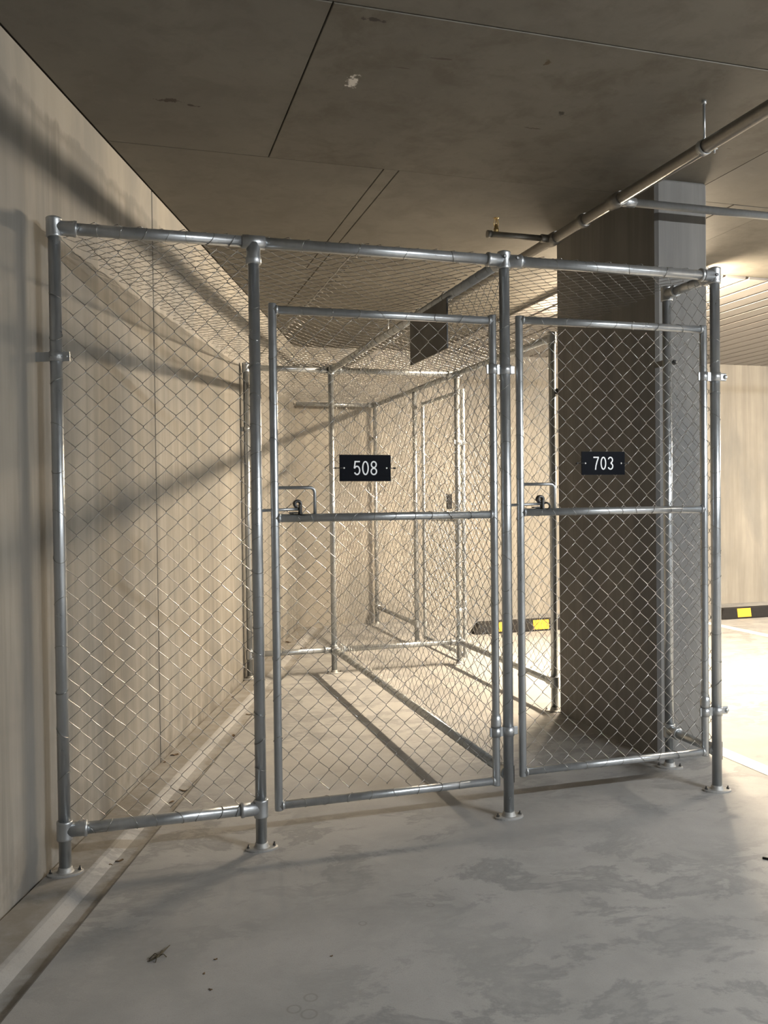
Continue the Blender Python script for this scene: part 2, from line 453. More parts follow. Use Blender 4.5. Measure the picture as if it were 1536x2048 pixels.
# column
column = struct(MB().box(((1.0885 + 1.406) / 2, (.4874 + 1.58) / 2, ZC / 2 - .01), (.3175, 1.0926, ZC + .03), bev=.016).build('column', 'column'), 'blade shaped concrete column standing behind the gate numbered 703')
column['category'] = 'column'

# ------------------------------------------------------------------ ceiling battens
for (lx, ly, run, st, c, lab) in LAMPS:
    t = thing('batten_light', (lx, ly, ZC), lab, 'light')
    A_, B_ = (Y, X) if run == 'v' else (X, Y)          # along, across
    L = 1.5; ztop = ZC - .016 if ly > DKV - .8 and lx > DK0 else ZC - .002; c0 = V(lx, ly, 0)
    MB().box(c0 + Z * (ztop - .035), (.13, L, .07), B_, A_, Z if run == 'v' else -Z, bev=.01).build('housing', 'body', t)
    for s in (-1, 1): MB().box(c0 + A_ * s * (L / 2 + .012) + Z * (ztop - .06), (.14, .024, .12), B_, A_, Z, bev=.0).build('end_cap', 'body', t)
    m = MB(); n = 14; vs = []; r = .058
    for yy in (-L / 2, L / 2):
        for k in range(n): a = 2 * PI * k / n; vs.append(c0 + A_ * yy + B_ * (r * math.cos(a)) + Z * (ztop - .095 + r * .42 * math.sin(a)))
    fs = [(k, (k + 1) % n, n + (k + 1) % n, n + k) for k in range(n)]
    m.add(vs, fs, True).build('diffuser', emitter('lamp_diffuser', c, st), t)

# ------------------------------------------------------------------ sprinkler pipework
PU, PZ = .765, 2.85
sp = thing('sprinkler_pipe', (PU, 0, ZC), 'grey steel sprinkler main hung under the ceiling with two branches', 'pipe')
MB().tube([(PU, VN + .02, PZ), (PU, DB - .02, PZ)], .029, 20).build('main_pipe', 'sprink', sp)
def coupling(p, ax, r, L=.07):
    return MB().lathe(Vector(p) - Vector(ax) * L / 2, ax, [(0, r * 1.18), (L * .22, r * 1.18), (L * .25, r * 1.3), (L * .75, r * 1.3), (L * .78, r * 1.18), (L, r * 1.18)], 18).build('coupling', 'sprink', sp)
coupling((PU, .345, PZ), Y, .029, .10); coupling((PU, 1.00, PZ), Y, .029, .09); coupling((PU, .66, PZ), Y, .029, .05)
br = MB().tube([(PU + .02, .345, PZ), (9.0, .345, PZ)], .020, 16).build('branch_pipe', 'fitting', sp)  # lighter metal on this branch stands in for the aisle lamp's light
MB().lathe((PU + .03, .345, PZ), X, [(0, .024), (.05, .026), (.055, .0235), (.075, .0235)], 16).build('branch_socket', 'fitting', sp)
br2 = MB().tube([(PU - .02, 1.00, PZ), (.385, 1.00, PZ)], .017, 16).build('branch_pipe', 'sprink', sp)
MB().lathe((.385, 1.0, PZ), -X, [(0, .017), (0, .0205), (.025, .0205), (.025, .016)], 16).build('end_cap', 'sprink', br2)
MB().lathe((PU - .03, 1.0, PZ), -X, [(0, .022), (.045, .024), (.05, .020)], 16).build('branch_socket', 'sprink', sp)
hd = MB(); hx = .415
hd.lathe((hx, 1.0, PZ + .012), Z, [(0, .014), (.022, .014), (.022, .011), (.035, .011), (.035, .008), (.045, .006)], 12)
hd.tube([(hx - .010, 1.0, PZ + .045), (hx - .014, 1.0, PZ + .062), (hx - .008, 1.0, PZ + .083), (hx, 1.0, PZ + .09)], .0026, 6)
hd.tube([(hx + .010, 1.0, PZ + .045), (hx + .014, 1.0, PZ + .062), (hx + .008, 1.0, PZ + .083), (hx, 1.0, PZ + .09)], .0026, 6)
hd.tube([(hx, 1.0, PZ + .045), (hx, 1.0, PZ + .085)], .0028, 6)
hd.lathe((hx, 1.0, PZ + .088), Z, [(0, .004), (.002, .016), (.004, .016), (.005, .005)], 12)
hd.build('sprinkler_head', 'brass', sp)
for hv in (-.335, -4.0, 4.2):
    h = MB().tube([(PU, hv, PZ + .03), (PU, hv, ZC)], .0055, 8).build('hanger_rod', 'fitting', sp)
    MB().lathe((PU, hv, ZC - .016), Z, [(0, .007), (.002, .010), (.016, .010)], 8).build('rod_socket', 'fitting', h)
    m = MB(); N = 20
    for (ra, rb) in ((.030, .0335),):
        vs = []
        for i in range(N + 1):
            a = PI / 2 + 2 * PI * i / N * .999
            for yy in (-.014, .014):
                for r_ in (ra, rb): vs.append(V(PU + r_ * math.cos(a), hv + yy, PZ + r_ * math.sin(a)))
        fs = []
        for i in range(N):
            k = i * 4; fs += [(k, k + 4, k + 6, k + 2), (k + 1, k + 3, k + 7, k + 5), (k, k + 1, k + 5, k + 4), (k + 2, k + 6, k + 7, k + 3)]
        m.add(vs, fs, True)
    m.box((PU + .043, hv, PZ - .004), (.028, .024, .004)); m.tube([(PU + .05, hv, PZ - .02), (PU + .05, hv, PZ + .016)], .004, 8)
    m.build('hanger_clip', 'fitting', sp)

# ------------------------------------------------------------------ chain-link helpers
DIA = .082
def chain(name, o, ex, ey, W, H, parent, inside=None, r=.00135, phase=0.0, sag=None, jit=.0016):
    """woven wires zigzag along ey, hooked to the next wire along ex"""
    o = Vector(o); ex = Vector(ex).normalized(); ey = Vector(ey).normalized(); nn = ex.cross(ey)
    m = MB(); h = DIA / 2; nw = int(W / h); nk = int(H / h) + 1
    rnd = random.Random(sum(map(ord, name)) + int(W * 100) + int(H * 77))
    cache = {}
    def node(i, k):
        if (i, k) not in cache: cache[(i, k)] = (rnd.uniform(-jit, jit), rnd.uniform(-jit, jit), rnd.uniform(-jit, jit) * 1.5)
        return cache[(i, k)]
    x_off = (W - nw * h) / 2
    for i in range(nw):
        run = []
        def flush():
            if len(run) > 2: m.tube(run, r, 4, False)
        for k in range(nk):
            side = (i + k) % 2
            a = i + side; jx, jy, jz = node(a, k)
            x = x_off + a * h + jx; y = k * h + phase * h + jy
            # wires bend over one another: this wire overshoots the node and turns from front to back
            ov = (1 if side else -1) * r * .9
            if y > H or y < 0 or (inside and not inside(x, y)):
                flush(); run = []; continue
            dz = jz + (sag(x, y) if sag else 0)
            s_ = 1 if side else -1
            base = o + ex * (x + ov) + ey * y + nn * dz
            run.append(base - ey * (r * 1.3) + nn * (r * 1.15 * s_)); run.append(base + ey * (r * 1.3) - nn * (r * 1.15 * s_))
        flush()
    ob = m.build(name, 'wire', parent); ob['kind'] = 'stuff'
    return ob
def ties(parent, runs):
    """lacing wires: (start, end, pipe radius, pitch)"""
    m = MB()
    for (a, b_, pr, pitch) in runs:
        a, b_ = Vector(a), Vector(b_); ax = (b_ - a).normalized(); L = (b_ - a).length; n = int(L / pitch)
        for i in range(1, n):
            m.ring(a + ax * (i * pitch + random.uniform(-.008, .008)), ax, pr + .0012, .0011, 12, 4, (random.uniform(.008, .02), random.uniform(0, 6.28)))
    ob = m.build('tie_wires', 'wire', parent); ob['kind'] = 'stuff'; return ob
PR = .0225          # cage pipe radius
GR = .0168          # gate pipe radius
H_ = 2.4145         # top rail height
def post(parent, x, y, top, r=PR, cap=True, rot=0.0, bolts=True):
    p = MB().lathe((x, y, 0), Z, [(0, r), (top, r)], 20).build('post', 'galv', parent)
    c, s = math.cos(rot), math.sin(rot)
    # oval base flange with collar
    f = MB(); n = 24; pr = [(0, 1.0), (.006, 1.0), (.009, .9)]
    vs = []
    for z_, k_ in pr:
        for i in range(n):
            a = 2 * PI * i / n; ux, uy = .066 * math.cos(a) * k_, .040 * math.sin(a) * k_
            vs.append(V(x + ux * c - uy * s, y + ux * s + uy * c, z_))
    fs = [(r_ * n + i, r_ * n + (i + 1) % n, (r_ + 1) * n + (i + 1) % n, (r_ + 1) * n + i) for r_ in range(2) for i in range(n)] + [tuple(range(n - 1, -1, -1)), tuple(range(2 * n, 3 * n))]
    f.add(vs, fs)
    f.lathe((x, y, .006), Z, [(0, r + .014), (.004, r + .008), (.010, r + .0045), (.020, r + .003), (.022, r)], 20)
    f.build('base_flange', 'flange', p)
    if bolts:
        for sg in (-1, 1):
            bx, by = x + sg * .052 * c, y + sg * .052 * s
            MB().lathe((bx, by, .006), Z, [(0, .009), (.003, .009), (.003, .007), (.009, .007), (.009, .0035), (.017, .0035)], 6).build('anchor_bolt', 'darkmetal', p)
    return p
def sleeve(parent, p, ax, r, L, name='pipe_fitting'):
    return MB().lathe(Vector(p), ax, [(0, r), (0, r + .0055), (.006, r + .0075), (.012, r + .0055), (L - .014, r + .005), (L - .010, r + .0085), (L - .002, r + .0085), (L, r + .006), (L, r)], 20).build(name, 'fitting', parent)
def tee(parent, p, axv, axs, r=PR, cap=False, screws=()):
    """sleeve around the post plus sockets along axs"""
    p = Vector(p); m = MB(); a = Vector(axv)
    h0, h1 = -.036, .036
    m.lathe(p + a * h0, a, [(0, r), (0, r + .0055), (.005, r + .007), (.010, r + .0062), (.062, r + .0062), (.067, r + .007), (.072, r + .0055)] + ([(.073, r + .004), (.078, r * .6), (.080, .002)] if cap else [(.072, r)]), 20)
    for s in axs:
        s = Vector(s)
        m.lathe(p + s * .008, s, [(0, r + .004), (.058, r + .006), (.062, r + .0085), (.070, r + .0085), (.073, r + .006), (.073, r)], 20)
    o = m.build('pipe_fitting', 'fitting', parent)
    for (sx, sz) in screws:
        MB().lathe(p + V(sx, -(r + .004), sz), -Y, [(0, .008), (.004, .008), (.004, .005)], 8).build('grub_screw', 'darkmetal', parent)
    return o
def rail(parent, a, b_, name, r=PR):
    return MB().tube([a, b_], r, 20).build(name, 'galv', parent)
def bracket(parent, p, d_in, d_out, wid=.035):
    """flat strap clamp round a post reaching back to the wall"""
    m = MB(); p = Vector(p); di = Vector(d_in); ln = di.length; u = di.normalized(); s = u.cross(Z)
    m.ring(p, Z, PR + .002, .003, 16, 4)
    m.lathe(p - Z * wid / 2, Z, [(0, PR), (0, PR + .003), (wid, PR + .003), (wid, PR)], 18)
    m.box(p + u * (ln / 2 + PR / 2), (ln, .006, wid), u, s, Z)
    m.box(p - u * (PR + .014), (.03, .006, wid), u, s, Z)
    m.tube([p - u * (PR + .018) - s * .012, p - u * (PR + .018) + s * .012], .005, 8)
    return m.build('wall_bracket', 'fitting', parent)

P1, P2, P3, P4 = -1.818, -1.0797, 0.0, 1.0703
D = 3.281
Wx = -.672
HL, HB = .164, .190

# ------------------------------------------------------------------ cage 508 (left bay, divider, rear screen)
c1 = thing('storage_cage', (P2, 0, 0), 'galvanised chain-link storage cage numbered 508, nearest and built against the left wall', 'cage', 'chain-link storage cages')
p = post(c1, P1, 0, H_ + .01, rot=.05); tee(p, (P1, 0, H_), Z, [X], cap=True); tee(p, (P1, 0, HL), Z, [X])
bk_ = (wp(0, 0) - V(P1, 0, 0)).dot(WN); bracket(p, (P1, 0, 1.937), WN * bk_, None)
p = post(c1, P2, 0, H_ - .01); tee(p, (P2, 0, HL), Z, [-X])
m = MB(); m.lathe((P2 - .045, 0, H_), X, [(0, PR), (0, PR + .005), (.09, PR + .005), (.09, PR)], 20)
m.lathe((P2, 0, H_ - .005), -Z, [(0, PR + .006), (.05, PR + .005), (.058, PR + .009), (.078, PR + .009), (.083, PR + .005), (.083, PR)], 20); m.build('pipe_fitting', 'fitting', p)
p = post(c1, P3, 0, H_ + .01); tee(p, (P3, 0, H_), Z, [X, -X, Y], cap=True, screws=((-.008, .012), (.052, .008))); sleeve(p, (P3, .012, HB), Y, PR, .07)
MB().box((P3 + PR - .001, -.006, .19), (.004, .012, .075), bev=.0015).build('post_slot', 'darkmetal', p)
p = post(c1, 0, D, H_ + .01); tee(p, (0, D, H_), Z, [X, -X, -Y], cap=True); tee(p, (0, D, HB), Z, [X, -X, -Y])
p = post(c1, Wx, D, H_ + .01, bolts=False); tee(p, (Wx, D, H_), Z, [X], cap=True); tee(p, (Wx, D, HB), Z, [X])
bk_ = (V(Wx, D, 0) - wp(t_of(D), 0)).dot(WN); bracket(p, (Wx, D, 1.94), -WN * bk_, None)
rail(c1, (P1, 0, H_), (P2, 0, H_), 'top_rail'); rail(c1, (P2, 0, H_), (P3, 0, H_), 'top_rail')
rail(c1, (P1, 0, HL), (P2, 0, HL), 'bottom_rail')
rail(c1, (0, 0, H_), (0, D, H_), 'top_rail'); rail(c1, (0, 0, HB), (0, D, HB), 'bottom_rail')
rail(c1, (Wx, D, H_), (0, D, H_), 'top_rail'); rail(c1, (Wx, D, HB), (0, D, HB), 'bottom_rail')
FY = -.012     # front cloth hangs a little proud of the pipes
chain('chain_link_mesh', (P1 + .012, 0, HL), X, Z, P2 - P1 - .024, H_ - HL, c1)
chain('chain_link_mesh', (.012, .0, HB), Y, Z, D, H_ - HB, c1, phase=.3)
chain('chain_link_mesh', (Wx, D, HB), X, Z, -Wx, H_ - HB, c1, phase=.5)
SEAM = -.65
RZ = H_ + PR + .004
chain('roof_mesh', (-2.0, 0, RZ), Y, X, D, 2.0 + SEAM + .06, c1, inside=lambda x, y: y - 2.0 > wall_u(x) + .015, sag=lambda x, y: .018 * math.sin(PI * x / D) )
chain('roof_mesh', (SEAM, 0, RZ), Y, X, D, -SEAM + .01, c1, sag=lambda x, y: .030 * math.sin(PI * x / D) * math.sin(PI * y / .65), phase=.4)
MB().tube([(SEAM + .01, .02 + i * (D - .04) / 40, RZ - .02 * math.sin(PI * i / 40) + .003 * math.sin(i * 2.1)) for i in range(41)], .0032, 6).build('roof_seam_wire', 'wire', c1)
ties(c1, [((P1, 0, H_), (P2, 0, H_), PR, .082), ((P2, 0, H_), (P3, 0, H_), PR, .21), ((P1, 0, HL), (P2, 0, HL), PR, .082), ((P1, 0, .2), (P1, 0, 2.36), PR, .164),
          ((P2, 0, .2), (P2, 0, 2.34), PR, .115), ((0, 0, .25), (0, 0, 2.34), PR, .125), ((0, .05, H_), (0, D, H_), PR, .10), ((0, .05, HB), (0, D, HB), PR, .07), ((Wx, D, HB), (0, D, HB), PR, .12), ((0, D, .2), (0, D, 2.3), PR, .16)])

# ------------------------------------------------------------------ cage 703
c2 = thing('storage_cage', (P4, 0, 0), 'galvanised chain-link storage cage numbered 703, wrapped around the concrete column', 'cage', 'chain-link storage cages')
S1, S2 = .372, 1.608
p = post(c2, P4, 0, H_ + .01, rot=-.25); tee(p, (P4, 0, H_), Z, [-X, Y], cap=True, screws=((-.008, .0),)); sleeve(p, (P4, .012, HB), Y, PR, .07)
MB().box((P4 + PR - .001, -.006, .19), (.004, .012, .085), bev=.0015).build('post_slot', 'darkmetal', p)
p = post(c2, P4, S1, H_ + .01, rot=-.5); tee(p, (P4, S1, H_), Z, [-Y], cap=True); tee(p, (P4, S1, HB), Z, [-Y])
MB().box((P4, S1 + .065, 2.07), (.010, .088, .030)).build('wall_bracket', 'darkmetal', p)
MB().lathe((P4 + PR - .002, S1 - .008, 2.07), X, [(0, .006), (.012, .006), (.012, .013), (.020, .013), (.026, .008)], 10).build('bracket_bolt', 'darkmetal', p)
p = post(c2, P4, S2, H_ + .01, rot=2.6); tee(p, (P4, S2, H_), Z, [Y], cap=True); tee(p, (P4, S2, HB), Z, [Y])
MB().box((1.10, S2 - .01, 2.07), (.03, .03, .035)).build('wall_bracket', 'darkmetal', p)
p = post(c2, P4, D, H_ + .01, rot=.3); tee(p, (P4, D, H_), Z, [-X, Y, -Y], cap=True); tee(p, (P4, D, HB), Z, [-X, -Y])
rail(c2, (P3, 0, H_), (P4, 0, H_), 'top_rail')
rail(c2, (P4, 0, H_), (P4, S1, H_), 'top_rail'); rail(c2, (P4, 0, HB), (P4, S1, HB), 'bottom_rail')
rail(c2, (P4, S2, H_), (P4, D, H_), 'top_rail'); rail(c2, (P4, S2, HB), (P4, D, HB), 'bottom_rail')
rail(c2, (0, D, H_), (P4, D, H_), 'top_rail'); rail(c2, (0, D, HB), (P4, D, HB), 'bottom_rail')
chain('chain_link_mesh', (P4, 0, HB), Y, Z, S1, H_ - HB, c2, phase=.2)
chain('chain_link_mesh', (P4, S2, HB), Y, Z, D - S2, H_ - HB, c2, phase=.6)
chain('chain_link_mesh', (0, D, HB), X, Z, P4, H_ - HB, c2, phase=.1)
chain('roof_mesh', (0, 0, RZ), Y, X, D, P4 + .01, c2, sag=lambda x, y: .022 * math.sin(PI * x / D), phase=.7)
ties(c2, [((P3 + .05, 0, H_), (P4, 0, H_), PR, .19), ((P4, 0, .25), (P4, 0, 2.34), PR, .125), ((P4, S2, HB), (P4, D, HB), PR, .06), ((P4, S2, H_), (P4, D, H_), PR, .09), ((0, D, HB), (P4, D, HB), PR, .1), ((P4, 0, H_), (P4, S1, H_), PR, .06), ((P4, D, .2), (P4, D, 2.3), PR, .12)])
MB().lathe((P4 - .075, 0, H_), X, [(0, PR + .001), (.0, PR + .007), (.012, PR + .007), (.012, PR + .001)], 18).build('pipe_collar', 'darkmetal', c2)

# ------------------------------------------------------------------ rear cage
c3 = thing('storage_cage', (P4, D + 1.08, 0), 'far chain-link storage cage against the back wall behind cages 508 and 703', 'cage', 'chain-link storage cages')
R1, R2 = 4.372, 5.735
p = post(c3, P4, R1, H_ - .02); tee(p, (P4, R1, HB), Z, [Y])
p = post(c3, P4, R2, H_ + .01, bolts=False); tee(p, (P4, R2, H_), Z, [-Y, -X], cap=True); tee(p, (P4, R2, HB), Z, [-Y])
bracket(p, (P4, R2, 2.06), Y * .09, None)
xw = wall_u(R2) + .03
rail(c3, (P4, D, H_), (P4, R2, H_), 'top_rail'); rail(c3, (P4, R1, HB), (P4, R2, HB), 'bottom_rail')
rail(c3, (xw, R2, H_), (P4, R2, H_), 'top_rail')
chain('chain_link_mesh', (P4, R1, HB), Y, Z, R2 - R1, H_ - HB, c3, phase=.35)
chain('roof_mesh', (-.75, D, RZ), Y, X, R2 - D, P4 + .75, c3, inside=lambda x, y: y - .75 > wall_u(D + x) + .015, sag=lambda x, y: .02 * math.sin(PI * x / 2.4), phase=.2)
ties(c3, [((P4, D, H_), (P4, R2, H_), PR, .1), ((P4, R1, HB), (P4, R2, HB), PR, .09), ((xw, R2, H_), (P4, R2, H_), PR, .1), ((P4, R1, .2), (P4, R1, 2.3), PR, .15)])

# ------------------------------------------------------------------ gates
def hinge(parent, o, post_c, stile_c, z, out, back):
    """strap clamp round the post and band round the stile"""
    m = MB(); pc = V(post_c[0], post_c[1], z); sc = V(stile_c[0], stile_c[1], z); wd = .040
    for c, r in ((pc, PR), (sc, GR)):
        m.lathe(c - Z * wd / 2, Z, [(0, r), (0, r + .004), (wd, r + .004), (wd, r)], 20)
    u = (pc - sc).normalized(); s = u.cross(Z)
    m.box((pc + sc) / 2, ((pc - sc).length - .02, .010, wd), u, s, Z)
    m.box(sc - u * (GR + .007), (.012, .008, wd), u, s, Z, bev=.002)
    e = pc + u * (PR + .012)
    if out:
        m.box(e + u * .006, (.044, .010, wd - .004), u, s, Z, bev=.004)
        m.lathe(e + u * .018 - s * .0 + V(0, 0, 0), s if s.dot(-Y) > 0 or abs(s.dot(Y)) < .5 else -s, [(0, .012), (.006, .012), (.010, .009), (.013, .004)], 12)
    else:
        m.box(e, (.022, .010, wd - .004), u, s, Z, bev=.003)
    h = m.build('hinge', 'fitting', parent)
    return h
def gate(label, hx, hy, hinge_pt, fx, fy, z0, z1, zt, zm, zb, post_hinge, post_latch, group='chain-link cage gates', hz=(1.945, .378), out=False, detail=True, phase=0.0):
    a = V(hx, hy, 0); f_ = V(fx, fy, 0); u = (a - f_).normalized()       # from free stile to hinge stile
    t = thing('chain_link_gate', ((a + f_) / 2 + Z * z0), label, 'gate', group)
    for q in (f_, a):
        MB().lathe(q + Z * z0, Z, [(0, GR * .9), (.003, GR), (z1 - z0 - .004, GR), (z1 - z0, GR * .85)], 18).build('stile', 'galv', t)
    for zz, nm in ((zt, 'top_rail'), (zm, 'middle_rail'), (zb, 'bottom_rail')):
        if zz is None: continue
        o = MB().tube([f_ + Z * zz, a + Z * zz], GR, 18).build(nm, 'galv', t)
        for q, s in ((f_, 1), (a, -1)):
            MB().lathe(q + Z * zz + u * s * (GR - .004), u * s, [(0, GR + .004), (.004, GR + .003), (.010, GR + .0005)], 16).build('weld', 'fitting', o)
    W = (a - f_).length
    chain('chain_link_mesh', f_ + Z * zb - Y * 0.0, u, Z, W, zt - zb, t, phase=phase)
    runs = [(f_ + Z * zt, a + Z * zt, GR, .115), (f_ + Z * zb, a + Z * zb, GR, .098), (f_ + Z * (zb + .1), f_ + Z * zt, GR, .17), (a + Z * (zb + .1), a + Z * zt, GR, .17)]
    if zm: runs.append((f_ + Z * zm, a + Z * zm, GR, .082 if detail else .15))
    ties(t, runs)
    for z in hz: hinge(t, None, post_hinge, (hx, hy), z, out, None)
    # hinge-pin collars riding above the lower hinge
    MB().lathe(a + Z * (hz[1] + .022), Z, [(0, GR), (0, GR + .005), (.012, GR + .006), (.03, GR + .006), (.05, GR + .004), (.052, GR)], 18).build('hinge_collar', 'fitting', t)
    if detail:
        hr = .0068; zz = zm + .122; w_ = .163; m = MB()
        pts = [f_ + u * GR * .6 + Z * zz, f_ + u * (w_ - .02) + Z * zz]
        for k in range(1, 6):
            an = PI / 2 * k / 5; pts.append(f_ + u * (w_ - .02 + .02 * math.sin(an)) + Z * (zz - .02 + .02 * math.cos(an)))
        pts.append(f_ + u * w_ + Z * (zm + .01))
        m.tube([q_ - Y * .002 for q_ in pts], hr, 12).build('handle', 'galv', t)
        # drop bolt sliding into the post
        zb_ = zm + .032; yb = V(0, -.004, 0); pl = V(post_latch[0], post_latch[1], 0)
        bt = MB().tube([pl + u * (PR - .004) + Z * zb_ + yb, f_ + u * .098 + Z * (zb_ + .004) + yb], .0062, 10).build('slide_bolt', 'fitting', t)
        MB().box(f_ + u * .075 + Z * (zm + GR + .004), (.035, .02, .006), u, Y, Z, bev=.002).build('bolt_guide', 'darkmetal', t)
        # curled lever with padlock eye at the end of the bolt
        m = MB(); cc = f_ + u * .090 + Z * (zb_ + .024); N = 16
        pts = [f_ + u * .100 + Z * (zm + GR - .002)]
        for k in range(N + 1):
            an = -.2 + 1.55 * PI * k / N; rr = .0135 - .0035 * k / N
            pts.append(cc + u * rr * math.cos(an) + Z * rr * math.sin(an))
        for s_ in (-.007, 0, .007): m.tube([q_ + V(0, s_ - .006, 0) for q_ in pts], .0062, 8)
        m.box(f_ + u * .1015 + Z * (zm + GR + .018) - Y * .006, (.012, .026, .042), u, Y, Z, bev=.003)
        m.build('latch_lever', 'darkmetal', t)
    return t
g1 = gate('wide galvanised gate with the number 508 plate, between the second and third posts', -.0575, 0, None, -1.008, 0, .146, 2.178, 2.153, 1.321, .166, (P3, 0), (P2, 0))
g2 = gate('galvanised gate with the number 703 plate, in front of the dark column face', 1.006, 0, None, .068, 0, .172, 2.180, 2.163, 1.328, .192, (P4, 0), (P3, 0), out=True, phase=.4)
g3 = gate('far galvanised gate on the side of the rear cage, facing the parking bays', 1.14, 3.325, None, 1.14, 4.335, .045, 2.30, 2.283, 1.20, .065, (P4, D), (P4, R1), hz=(1.85, .45), detail=False, phase=.2)
MB().box((P4 - .03, 3.40, 1.36), (.05, .02, .13), bev=.006).build('latch_plate', 'darkmetal', g3)
# loose shackle on the 703 latch
MB().ring((.068 + .118, -.012, 1.328 + .025), V(.3, .9, .2), .016, .0045, 14, 6).build('latch_ring', 'darkmetal', g2)

# ------------------------------------------------------------------ number plates
def arc(cx, cz, rx, rz, a0, a1, n=14):
    return [(cx + rx * math.cos(math.radians(a0 + (a1 - a0) * i / n)), cz + rz * math.sin(math.radians(a0 + (a1 - a0) * i / n))) for i in range(n + 1)]
def digit(ch, o, W_, H2, sw, parent):
    """flat printed numeral drawn as grotesque strokes in a W_ x H2 box"""
    h = sw / 2; w2, h2 = W_ / 2, H2 / 2; strokes = []
    if ch == '0': strokes = [(arc(w2, h2, w2 - h, h2 - h, 0, 360, 36), True)]
    elif ch == '8':
        strokes = [(arc(w2, H2 * .745, (w2 - h) * .90, H2 * .255 - h, 0, 360, 30), True), (arc(w2, H2 * .265, w2 - h, H2 * .265 - h, 0, 360, 30), True)]
    elif ch == '7':
        strokes = [([(0, H2 - h), (W_ - h * .6, H2 - h)], False), ([(W_ - h, H2 - h), (W_ * .62, H2 * .62), (W_ * .43, H2 * .30), (W_ * .36, 0)], False)]
    elif ch == '5':
        strokes = [([(W_ * .93, H2 - h), (W_ * .20, H2 - h)], False), ([(W_ * .24, H2 - h * .2), (W_ * .10, H2 * .475)], False),
                   ([(W_ * .10, H2 * .475)] + arc(w2 * .98, H2 * .335, w2 - h, H2 * .335 - h, 138, -150, 26), False)]
    elif ch == '3':
        strokes = [(arc(w2, H2 * .745, (w2 - h) * .92, H2 * .255 - h, 165, -85, 22), False), (arc(w2, H2 * .27, w2 - h, H2 * .27 - h, 88, -160, 24), False)]
    m = MB()
    for j, (pts, cl) in enumerate(strokes):
        n = len(pts)
        if cl: pts = pts[:-1]; n -= 1
        L, R = [], []
        for i in range(n):
            a = pts[(i - 1) % n] if (cl or i > 0) else pts[i]; b_ = pts[(i + 1) % n] if (cl or i < n - 1) else pts[i]
            dx, dz = b_[0] - a[0], b_[1] - a[1]; l = math.hypot(dx, dz) or 1; nx, nz = -dz / l, dx / l
            L.append((pts[i][0] + nx * h, pts[i][1] + nz * h)); R.append((pts[i][0] - nx * h, pts[i][1] - nz * h))
        dy = -.0002 * j
        vs = [o + V(p_[0], dy, p_[1]) for p_ in L] + [o + V(p_[0], dy, p_[1]) for p_ in R] + [o + V(p_[0], .0006, p_[1]) for p_ in L] + [o + V(p_[0], .0006, p_[1]) for p_ in R]
        fs = []
        for i in range(n if cl else n - 1):
            k = (i + 1) % n
            fs += [(i, k, n + k, n + i), (i, 2 * n + i, 2 * n + k, k), (n + i, n + k, 3 * n + k, 3 * n + i)]
        m.add(vs, fs)
    return m.build('digit', 'white', parent)
def number(label, txt, x0, x1, z0, z1, tilt, th, tx):
    cx_, cz_ = (x0 + x1) / 2, (z0 + z1) / 2; y0 = -.030
    t = thing('number_plate', (cx_, y0, cz_), label, 'sign', 'black number plates on the gates')
    t.rotation_euler = (0, tilt, 0)
    MB().box((cx_, y0, cz_), (x1 - x0, .005, z1 - z0)).build('plate', 'black', t)
    gap = .0070; dw = .0285; sw = .0056; tot = dw * 3 + gap * 2
    for k, ch in enumerate(txt):
        digit(ch, V(cx_ - tot / 2 + k * (dw + gap), y0 - .0026, cz_ - th / 2), dw, th, sw, t)
    for s in (-1, 1):
        xs_ = cx_ + s * ((x1 - x0) / 2 - .018)
        MB().lathe((xs_, y0 - .0025, cz_), -Y, [(0, .0042), (.001, .004), (.002, .002)], 10).build('screw', 'screw', t)
        xe = cx_ + s * ((x1 - x0) / 2)
        m = MB(); m.tube([(xs_ + s * .003, y0 - .0032, cz_), (xe, y0 - .0034, cz_), (xe + s * .012, y0 + .004, cz_ + .0005), (xe + s * .026, y0 + .006, cz_ - .001)], .0021, 6)
        m.box((xe + s * .018, y0 + .004, cz_), (.009, .007, .0075), bev=.0015); m.build('cable_tie', 'tie', t)
    return t
number('black rectangular number plate reading 508, wired to the left gate', '508', -.7475, -.531, 1.4665, 1.5745, .004, .058, .80)
number('black rectangular number plate reading 703, wired to the right gate', '703', .350, .566, 1.489, 1.592, .0, .058, .80)

# dark board hung from the divider's top rail
t = thing('hanging_board', (.0, .885, H_), 'blank dark grey board hung under the top rail of the divider fence', 'sign')
MB().box((-.034, .885, 2.262), (.010, .575, .250), bev=.002).build('board', 'darksign', t)
for yy in (.68, 1.09):
    m = MB(); m.ring((-.006, yy, H_ - .004), Y, PR + .006, .0022, 14, 4); m.build('wire_loop', 'wire', t)

